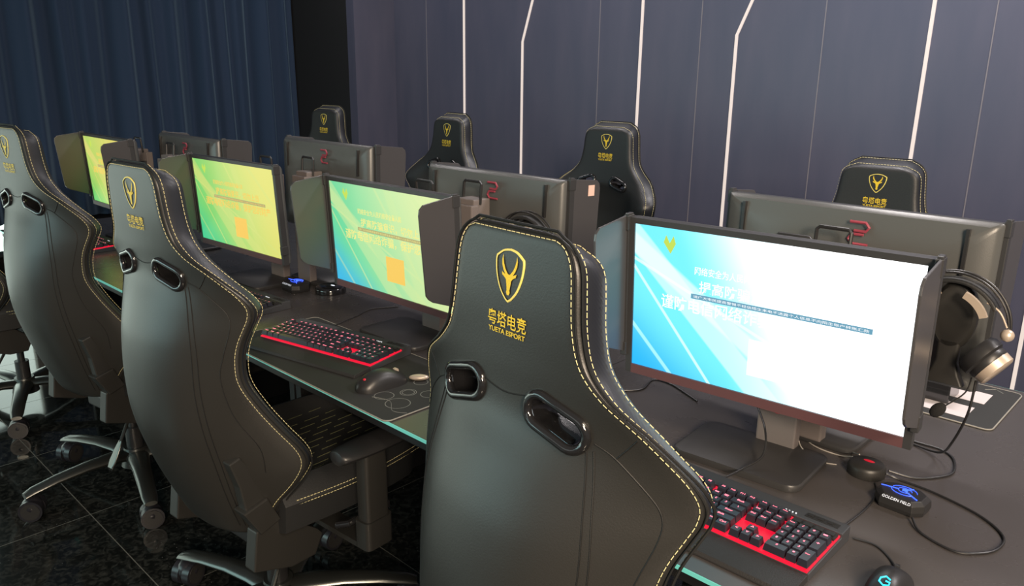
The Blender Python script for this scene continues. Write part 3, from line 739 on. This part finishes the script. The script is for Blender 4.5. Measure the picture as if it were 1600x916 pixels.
def keyboard(label, loc, rz, lit=True):
    t = thing('keyboard', label, 'keyboard', loc, rz, 'full-size gaming keyboards')
    Wk, Dk = 22.5 * U, 6.25 * U; m_ = .0045
    sl = lambda y: .016 + y * .05
    mb = MB()
    y0, y1, y2 = -.003, Dk + .006, Dk + .040
    for a, b in ((-m_, Wk + m_),):
        mb.prism([(y0, 0), (y0, sl(y0) - .003), (y1, sl(y1) - .003), (y1, sl(y1) + .004), (y2, sl(y2) + .004), (y2, 0)], lambda q, z: (a, q, z), lambda q, z: (b, q, z))
    mb.build('case', kb_m, t, bevel=.0015)
    mb = MB(); mb.prism([(y0 + .001, sl(y0) - .0035), (y0 + .001, sl(y0) + .0006), (y1 - .001, sl(y1) + .0006), (y1 - .001, sl(y1) - .0035)], lambda q, z: (-.0012, q, z), lambda q, z: (Wk + .0012, q, z))
    mb.build('backlight_plate', key_plate if lit else kb_m, t)
    mb = MB(); mb.loft([[(a, y, z) for a, z in ((-m_, 0), (Wk + m_, 0), (Wk + m_, h), (-m_, h))] for y, h in ((-.066, .003), (-.062, .008), (-.03, .012), (-.007, .0135), (-.005, .010))]); mb.build('wrist_rest', rest_m, t, bevel=.001)
    mb = MB()
    for i in range(3): mb.box(Wk - .062 + i * .017, Wk - .052 + i * .017, Dk + .020, Dk + .028, sl(Dk) + .004, sl(Dk) + .0068)
    mb.box(18.5 * U, Wk, 5.22 * U, 6.22 * U, sl(5.2 * U) + .002, sl(5.7 * U) + .0065)
    for i in range(4): mb.box((18.62 + i) * U, (19.38 + i) * U, 5.4 * U, 6.0 * U, sl(5.2 * U) + .002, sl(5.7 * U) + .0095)
    mb.box(Wk - .066, Wk - .008, Dk + .016, Dk + .031, sl(Dk) + .0035, sl(Dk) + .0055); mb.build('media_keys', plastic, t)
    mb = MB()
    for i in range(4): mb.box(17.3 * U + i * .006, 17.3 * U + i * .006 + .002, Dk + .012, Dk + .014, sl(Dk) + .0035, sl(Dk) + .0062)
    mb.build('indicator_light', white_glow, t)
    for lab, x, y, w, h in rows:
        mb = MB(); xa, xb, ya, yb = x * U + .0006, (x + w) * U - .0006, y * U + .0006, (y + h) * U - .0006; zb = sl(y * U) + .0030; zt = zb + .0125; i1, i2, i3 = .0020, .0015, .0028
        vs = [(xa, ya, zb), (xb, ya, zb), (xb, yb, zb), (xa, yb, zb), (xa + i1, ya + i2, zt), (xb - i1, ya + i2, zt), (xb - i1, yb - i3, zt + .0006), (xa + i1, yb - i3, zt + .0006)]
        mb.add(vs, [(3, 2, 1, 0), (4, 5, 6, 7), (0, 1, 5, 4), (1, 2, 6, 5), (2, 3, 7, 6), (3, 0, 4, 7)], 0)
        if lab != ' ':
            cx, cy = (xa + xb) / 2, (ya + yb) / 2 + .0016; _v, _f, (tw, th) = text_tris(lab, .02)
            ww = min(.0085 if w <= 1 else .014, .0052 * tw / max(th, .2)); hh = ww * th / tw
            put_text(mb, lab, lambda a, b: (cx + a, cy + b, zt + .0007), max(ww, .003), max(hh, .0018), .02, 1)
        mb.build('key', [key_m, legend_m if lit else dim_legend], t, fix=False)
    return t
KB = keyboard('nearest red-backlit black keyboard, wrist rest at the desk edge', (-.835, .108, DZ), .0)
dup(KB, (-2.035, .075, DZ + .004), .187, 'red-backlit keyboard lying askew on the large black mousepad')
dup(KB, (-4.02, .10, DZ), .03, 'farthest keyboard, only a small red glowing end visible between chairs')
dk = keyboard('unlit dark keyboard beside the second chair, only its right end visible', (-2.70, .13, DZ), .06, lit=False)

# ------------------------------------------------------------------ mousepads
def mousepad(label, x0, x1, y0, y1, rz=0, art=None):
    t = thing('mousepad', label, 'mousepad', ((x0 + x1) / 2, (y0 + y1) / 2, DZ), rz); hx, hy = (x1 - x0) / 2, (y1 - y0) / 2
    mb = MB(); mb.loft([[(a, b, z) for a, b in rrect(-hx, hx, -hy, hy, .018, 5)] for z in (0, .003)]); mb.build('cloth', pad_m, t)
    mb = MB(); mb.tube([(a, b, .0022) for a, b in rrect(-hx, hx, -hy, hy, .018, 5)], .0017, 6, closed=True); mb.build('stitched_edge', pad_edge, t, smooth=True)
    if art: art(t, hx, hy)
    return t
def art3(t, hx, hy):
    mb = MB(); ox, oy = (-1.73, .155)
    def ring(x, y, r, w=.0009, n=28):
        x -= ox; y -= oy
        mb.add([(x + (r + s_ * w) * cos(2 * pi * k / n), y + (r + s_ * w) * sin(2 * pi * k / n), .0033) for s_ in (-1, 1) for k in range(n)], [(k, (k + 1) % n, n + (k + 1) % n, n + k) for k in range(n)])
    for x, y, r in ((-1.455, .080, .024), (-1.395, .075, .03), (-1.43, .135, .020), (-1.43, .135, .015), (-1.385, .165, .022), (-1.46, .20, .018)): ring(x, y, r)
    for k in range(24):
        a = smoothpts([(-.0 + .26, -.10, 0), (.31, -.085, 0), (.36, -.115, 0), (.395, -.10, 0)], 8)
    mb.tube([(p.x, p.y, .0032) for p in a], .0007, 4)
    # knotwork ornament at the left end
    for k in range(7): 
        cx = -.36 + .012 * k
        mb.tube([(cx + .012 * cos(q * pi / 6 + k), -.03 + .02 * sin(q * pi / 6 * (1 + k % 2)), .0032) for q in range(13)], .0006, 4)
    mb.build('printed_pattern', pad_line, t)
mousepad('large black mousepad with thin grey circles, lying under the askew keyboard', -2.13, -1.332, -.008, .318, 0, art3)
def artq(t, hx, hy):
    for q, (y, x0, x1) in enumerate(((-.075, -.155, .115), (.045, -.135, .125))):
        mb = MB(); mb.box(x0, x1, y - .038, y + .042, .003, .0034); mb.build('pale_label', white_card, t)
    mb = MB(); mb.box(-.01, .03, .118, .130, .003, .0034); mb.box(-.055, -.02, .118, .130, .003, .0034); mb.build('orange_mark', orange_m, t)
    mb = MB(); mb.tube([(.10, .115, .0034), (.12, .135, .0034), (.14, .118, .0034)], .0012, 5); mb.build('arc_emblem', pad_line, t)
mousepad('small black mousepad with two pale labels at the far right desk edge', -.70, -.345, .925, 1.22, 0, artq)

# ------------------------------------------------------------------ small devices
def mouse(label, loc, rz, glow):
    t = thing('mouse', label, 'computer mouse', loc, rz, 'gaming mice')
    mb = MB(); rings = []
    for i in range(21):
        s_ = i / 20; y = -.062 + .124 * s_; env = (1 - abs(2 * s_ - 1) ** 3.2) ** .5 if 0 < i < 20 else .12
        hw = .033 * env * (1 - .10 * sin(pi * s_)); h = .040 * (sin(pi * (s_ * .82 + .12)) ** .8) * (env ** .4)
        rings.append([(hw * cos(a), y, max(0, h * sin(a) ** .8 if sin(a) > 0 else 0)) for a in [pi * k / 14 for k in range(15)]])
    mb.loft(rings); body = mb.build('body', plastic, t, smooth=True)
    mb = MB(); mb.cyl((-.003, .036, .0255), (.003, .036, .0255), .0070, 18); mb.build('scroll_wheel', silver if glow is red_m else plastic, t, smooth=True)
    mb = MB(); mb.box(-.0006, .0006, .01, .060, .0, .0365 - .0); 
    mb = MB()
    if glow is red_m: mb.ell((.003, -.044, .0258), .0042, .0035, .0030, nv=6)
    else:
        pts = [(.006, -.024, .0395), (-.001, -.020, .0405), (-.007, -.026, .0390), (-.007, -.034, .0375), (0, -.038, .0355), (.007, -.035, .0365), (.007, -.030, .0385), (.001, -.030, .0388)]
        mb.tube(pts, .0013, 6)
    mb.build('logo_light', glow, t, smooth=True)
    return t
def rot_to(x, y): return atan2(y, x) - pi / 2
mouse('black mouse with a small red mark on the large mousepad', (-1.513, .116, DZ + .003), -.08, red_m).scale = (1.15, 1.15, 1.15)
mouse('black mouse with a glowing cyan letter at the bottom edge of the view', (-.302, .164, DZ), rot_to(-.05, 1), cyan_glow)

def puck(label, loc, r=.036, gl=False):
    t = thing('puck_controller', label, 'controller', loc, 0, 'round wired controllers')
    mb = MB(); n = 36
    mb.loft([[(q * cos(2 * pi * k / n), q * sin(2 * pi * k / n), z) for k in range(n)] for z, q in ((0, r * .98), (.006, r), (.016, r * .98), (.021, r * .93), (.023, r * .85))]); mb.build('body', plastic_gloss if gl else plastic_grey, t, smooth=True)
    mb = MB(); mb.ell((.0, .010, .0232), .011, .005, .0012, nv=6); mb.build('glow_mark', red_m if not gl else white_glow, t, smooth=True)  # logo oval with a glow added, white on the glossy puck
    return t
puck('round dark puck controller with a small red logo on the near desk', (-.472, .530, DZ))
puck('glossy round puck controller left of the teal-green screen', (-2.36, .525, DZ), .055, True)
mb = MB(); mb.ell((-1.475, .205, DZ + .011), .026, .012, .008, M3=Matrix.Rotation(.8, 3, 'Z')); tag(mb.build('cable_holder', silver, smooth=True), 'small pale oval cable holder beside the mouse with the red mark', 'cable holder')

def hub_box(label, loc, rz):
    t = thing('usb_hub', label, 'usb hub', loc, rz, 'angular hubs with blue lights')
    P = [(-.052, -.018), (-.034, -.040), (.034, -.040), (.052, -.018), (.052, .022), (.030, .040), (-.030, .040), (-.052, .022)]
    mb = MB(); mb.loft([[(a * k, b * k, z) for a, b in P] for z, k in ((0, .95), (.010, 1.0), (.024, .97), (.032, .80))]); mb.build('body', plastic, t, bevel=.0012)
    mb = MB()
    for k, (r1, a0, a1) in enumerate(((.012, .3, 2.6), (.020, .2, 2.9), (.020, 3.4, 5.6), (.009, 3.0, 6.0))):
        mb.tube([(r1 * 1.3 * cos(a0 + (a1 - a0) * i / 10), .004 + r1 * sin(a0 + (a1 - a0) * i / 10), .0328) for i in range(11)], .0007, 5)
    mb.tube([(-.046, -.002, .0325), (-.012, .004, .0332)], .0011, 5); mb.tube([(0, .004, .0335), (.034, -.018, .033)], .0013, 5); mb.tube([(0, .004, .0335), (.012, .024, .033)], .0013, 5); mb.tube([(-.004, .004, .034), (.006, .006, .034)], .0028, 6)
    mb.build('light_pattern', blue_glow, t, smooth=True)
    mb = MB(); n_ = Vector((0, -.66, .75)).normalized(); put_text(mb, 'GOLDEN FIELD', lambda a, b: (a, -.0374 + b * .62, .0272 + b * .62), .058, .0068, .0); mb.build('lettering', white_glow, t, fix=False)
    return t
H1 = hub_box('angular black hub with a blue light pattern and white lettering beside the near keyboard', (-.378, .452, DZ), -.05)
H1.scale = (.86, .86, .86)
dup(H1, (-2.475, .455, DZ), .0, 'small blue glowing hub between the green and the teal screens')

# ------------------------------------------------------------------ headsets hung behind the far monitors
def headset(label, loc, rz):
    """origin: top of the head band"""
    t = thing('headset', label, 'headset', loc, rz, 'headsets hung on the monitor backs'); R0 = .095
    mb = MB()
    for dy in (-.009, .009): mb.tube([(R0 * cos(a), dy, -R0 + R0 * sin(a)) for a in [radians(-8 + 196 * k / 32) for k in range(33)]], .0024, 8)
    band = mb.build('headband', plastic, t, smooth=True)
    mb = MB(); rings = []
    for k in range(21):
        a = radians(28 + 124 * k / 20); c = Vector((cos(a), 0, sin(a))); o_ = Vector((0, 0, -R0)) + c * .080
        rings.append([o_ + Vector((0, p, 0)) + c * q for p, q in rrect(-.019, .019, -.004, .004, .0035, 2)])
    mb.loft(rings); mb.build('padded_strap', leather_front, t, smooth=True)
    for sx, an in ((1, 0), (-1, 0)):
        mb = MB()
        for k in range(1): 
            rings = []
            for q in range(12):
                a = radians(90 - sx * (22 + 46 * q / 11)); c = Vector((cos(a), 0, sin(a))); o_ = Vector((sx * -.004, -.030, -R0)) + c * .066; rings.append([o_ + Vector((0, p, 0)) + c * h for p, h in ((-.004, -.0065), (.004, -.0065), (.004, .0065), (-.004, .0065))])
            mb.loft(rings)
        mb.build('metal_yoke', silver, t, smooth=True)
    mb = MB(); mb.tube(smoothpts([(.055, -.015, -.045), (.078, -.016, -.058), (.093, -.014, -.085)], 6), .0018, 8); mb.ell((.096, -.016, -.098), .0115, .0115, .0115); mb.build('ball_joint', silver, t, smooth=True)
    # outer cup, seen on edge
    c = Vector((.070, 0, -.160)); ax = Vector((.82, -.10, -.56)).normalized()
    mb = MB()
    n1 = ax.orthogonal().normalized(); n2 = ax.cross(n1)
    rg = []
    for d, r1 in ((-.030, .036), (-.022, .041), (-.008, .041), (-.004, .036), (.004, .037), (.010, .034)): rg.append([c + ax * d + n1 * (r1 * cos(2 * pi * k / 28)) + n2 * (r1 * sin(2 * pi * k / 28)) for k in range(28)])
    mb.loft(rg); mb.build('ear_cup', plastic, t, smooth=True)
    mb = MB(); mb.loft([[c + ax * d + n1 * (r1 * cos(2 * pi * k / 28)) + n2 * (r1 * sin(2 * pi * k / 28)) for k in range(28)] for d, r1 in ((.008, .036), (.022, .035), (.025, .031))]); mb.build('cup_plate', silver, t, smooth=True)
    mb = MB(); mb.tube(smoothpts([c + Vector((-.02, -.005, -.035)), (.045, -.012, -.225), (.02, -.02, -.255), (.012, -.02, -.262)], 6), .0016, 6); mb.ell((.006, -.02, -.270), .012, .011, .018, 1, M3=Matrix.Rotation(.6, 3, 'Y')); mb.build('microphone', [plastic, foam], t, smooth=True)
    return t
def holder(label, loc, rz):
    t = thing('headset_holder', label, 'holder', loc, rz, 'oval headset holders on the monitor backs')
    mb = MB(); n = 32
    mb.loft([[(.040 * k * cos(2 * pi * q / n), y, -.080 + .070 * k * sin(2 * pi * q / n)) for q in range(n)] for y, k in ((.016, .96), (.008, 1), (-.004, .97), (-.010, .85))]); mb.build('oval_plate', plastic_grey, t, smooth=True)
    mb = MB(); mb.loft([[(a, b, z) for a, b in rrect(-w_, w_, -.010, .012, .006, 3)] for z, w_ in ((-.215, .036), (-.195, .026), (-.17, .019), (-.13, .020))]); mb.build('neck', plastic_grey, t, smooth=True)
    return t
HO = holder('grey oval holder behind the rightmost monitor back, inside the hung headband', (-.385, .625, 1.160), 0)
dup(HO, (-1.452, .590, 1.144), .1, 'grey oval holder on the stickered monitor back, over the nearest chair')
H = headset('headset with silver cup hung behind the rightmost monitor back', (-.385, .615, 1.166), .0)
dup(H, (-1.452, .575, 1.150), .1, 'headset hung on the stickered monitor back, just over the nearest chair')
dup(H, (-2.34, .562, 1.155), .0, 'headset hung on the monitor back left of the middle, only its band showing')

mb = MB(); mb.box(-.045, .045, -.045, .045, 0, .075)
o = mb.build('device_box', plastic_gloss, bevel=.004); o.location = (-.505, 1.06, DZ + .0032); tag(o, 'small black box on the labelled mousepad, seen under the rightmost monitor', 'box')
# ------------------------------------------------------------------ cables
def cable(label, pts, r=.0022, m=cable_m, name='cable', z=DZ):
    P = [(p[0], p[1], (p[2] if len(p) > 2 else z + r)) for p in pts]
    mb = MB(); mb.tube(smoothpts(P, 8), r, 8); o = mb.build(name, m, smooth=True); tag(o, label, 'cable'); return o
cable('black cord arching over the near stand foot to the keyboard', [(-.70, .50, .835), (-.64, .42, .825), (-.625, .39, .785), (-.64, .34, .768), (-.65, .285, .765)], .0022)
cable('pale wire from the near stand to the puck, upper of two', [(-.62, .66), (-.57, .61), (-.533, .60), (-.50, .565, .768)], .0014, cable_w)
cable('pale wire from the near stand to the puck, lower of two', [(-.674, .64), (-.604, .575), (-.544, .565), (-.508, .552, .765)], .0014, cable_w)
cable('thin grey wire curling on the near stand foot', [(-.640, .565, .80), (-.603, .517, .767), (-.56, .512), (-.527, .521)], .0013, cable_w)
cable('black headset cord dropping behind the nearest monitor corner', [(-.325, .60, .97), (-.33, .605, .90), (-.355, .64, .82), (-.387, .70, .765), (-.443, .729), (-.50, .74)], .0024)
cable('black cord in a tight loop beside the near monitor corner', [(-.50, .752), (-.448, .745), (-.397, .745), (-.364, .717), (-.347, .656), (-.359, .615), (-.393, .573), (-.436, .548, .762)], .0024)
cable('long black cord in a wide loop on the right of the near desk', [(-.436, .535, .76), (-.411, .545), (-.350, .540), (-.266, .512), (-.216, .466), (-.212, .416), (-.231, .378), (-.264, .356), (-.32, .375), (-.345, .405, .758)], .0022)
cable('thin black cord from the puck down to the near keyboard', [(-.443, .50), (-.424, .455), (-.419, .379), (-.426, .285)], .0016)
cable('thin black cord between the near keyboard and the cyan-lit mouse', [(-.397, .276), (-.361, .28), (-.325, .251), (-.305, .212, .758)], .0018)
cable('black cord curling on the desk left of the nearest screen', [(-1.10, .50), (-1.04, .56), (-1.055, .64), (-1.011, .65), (-.94, .62), (-.90, .60)], .0022)
cable('thin cord on the desk left of the teal screen stand', [(-1.993, .30, .76), (-2.05, .42), (-2.08, .50), (-2.04, .58)], .0016)
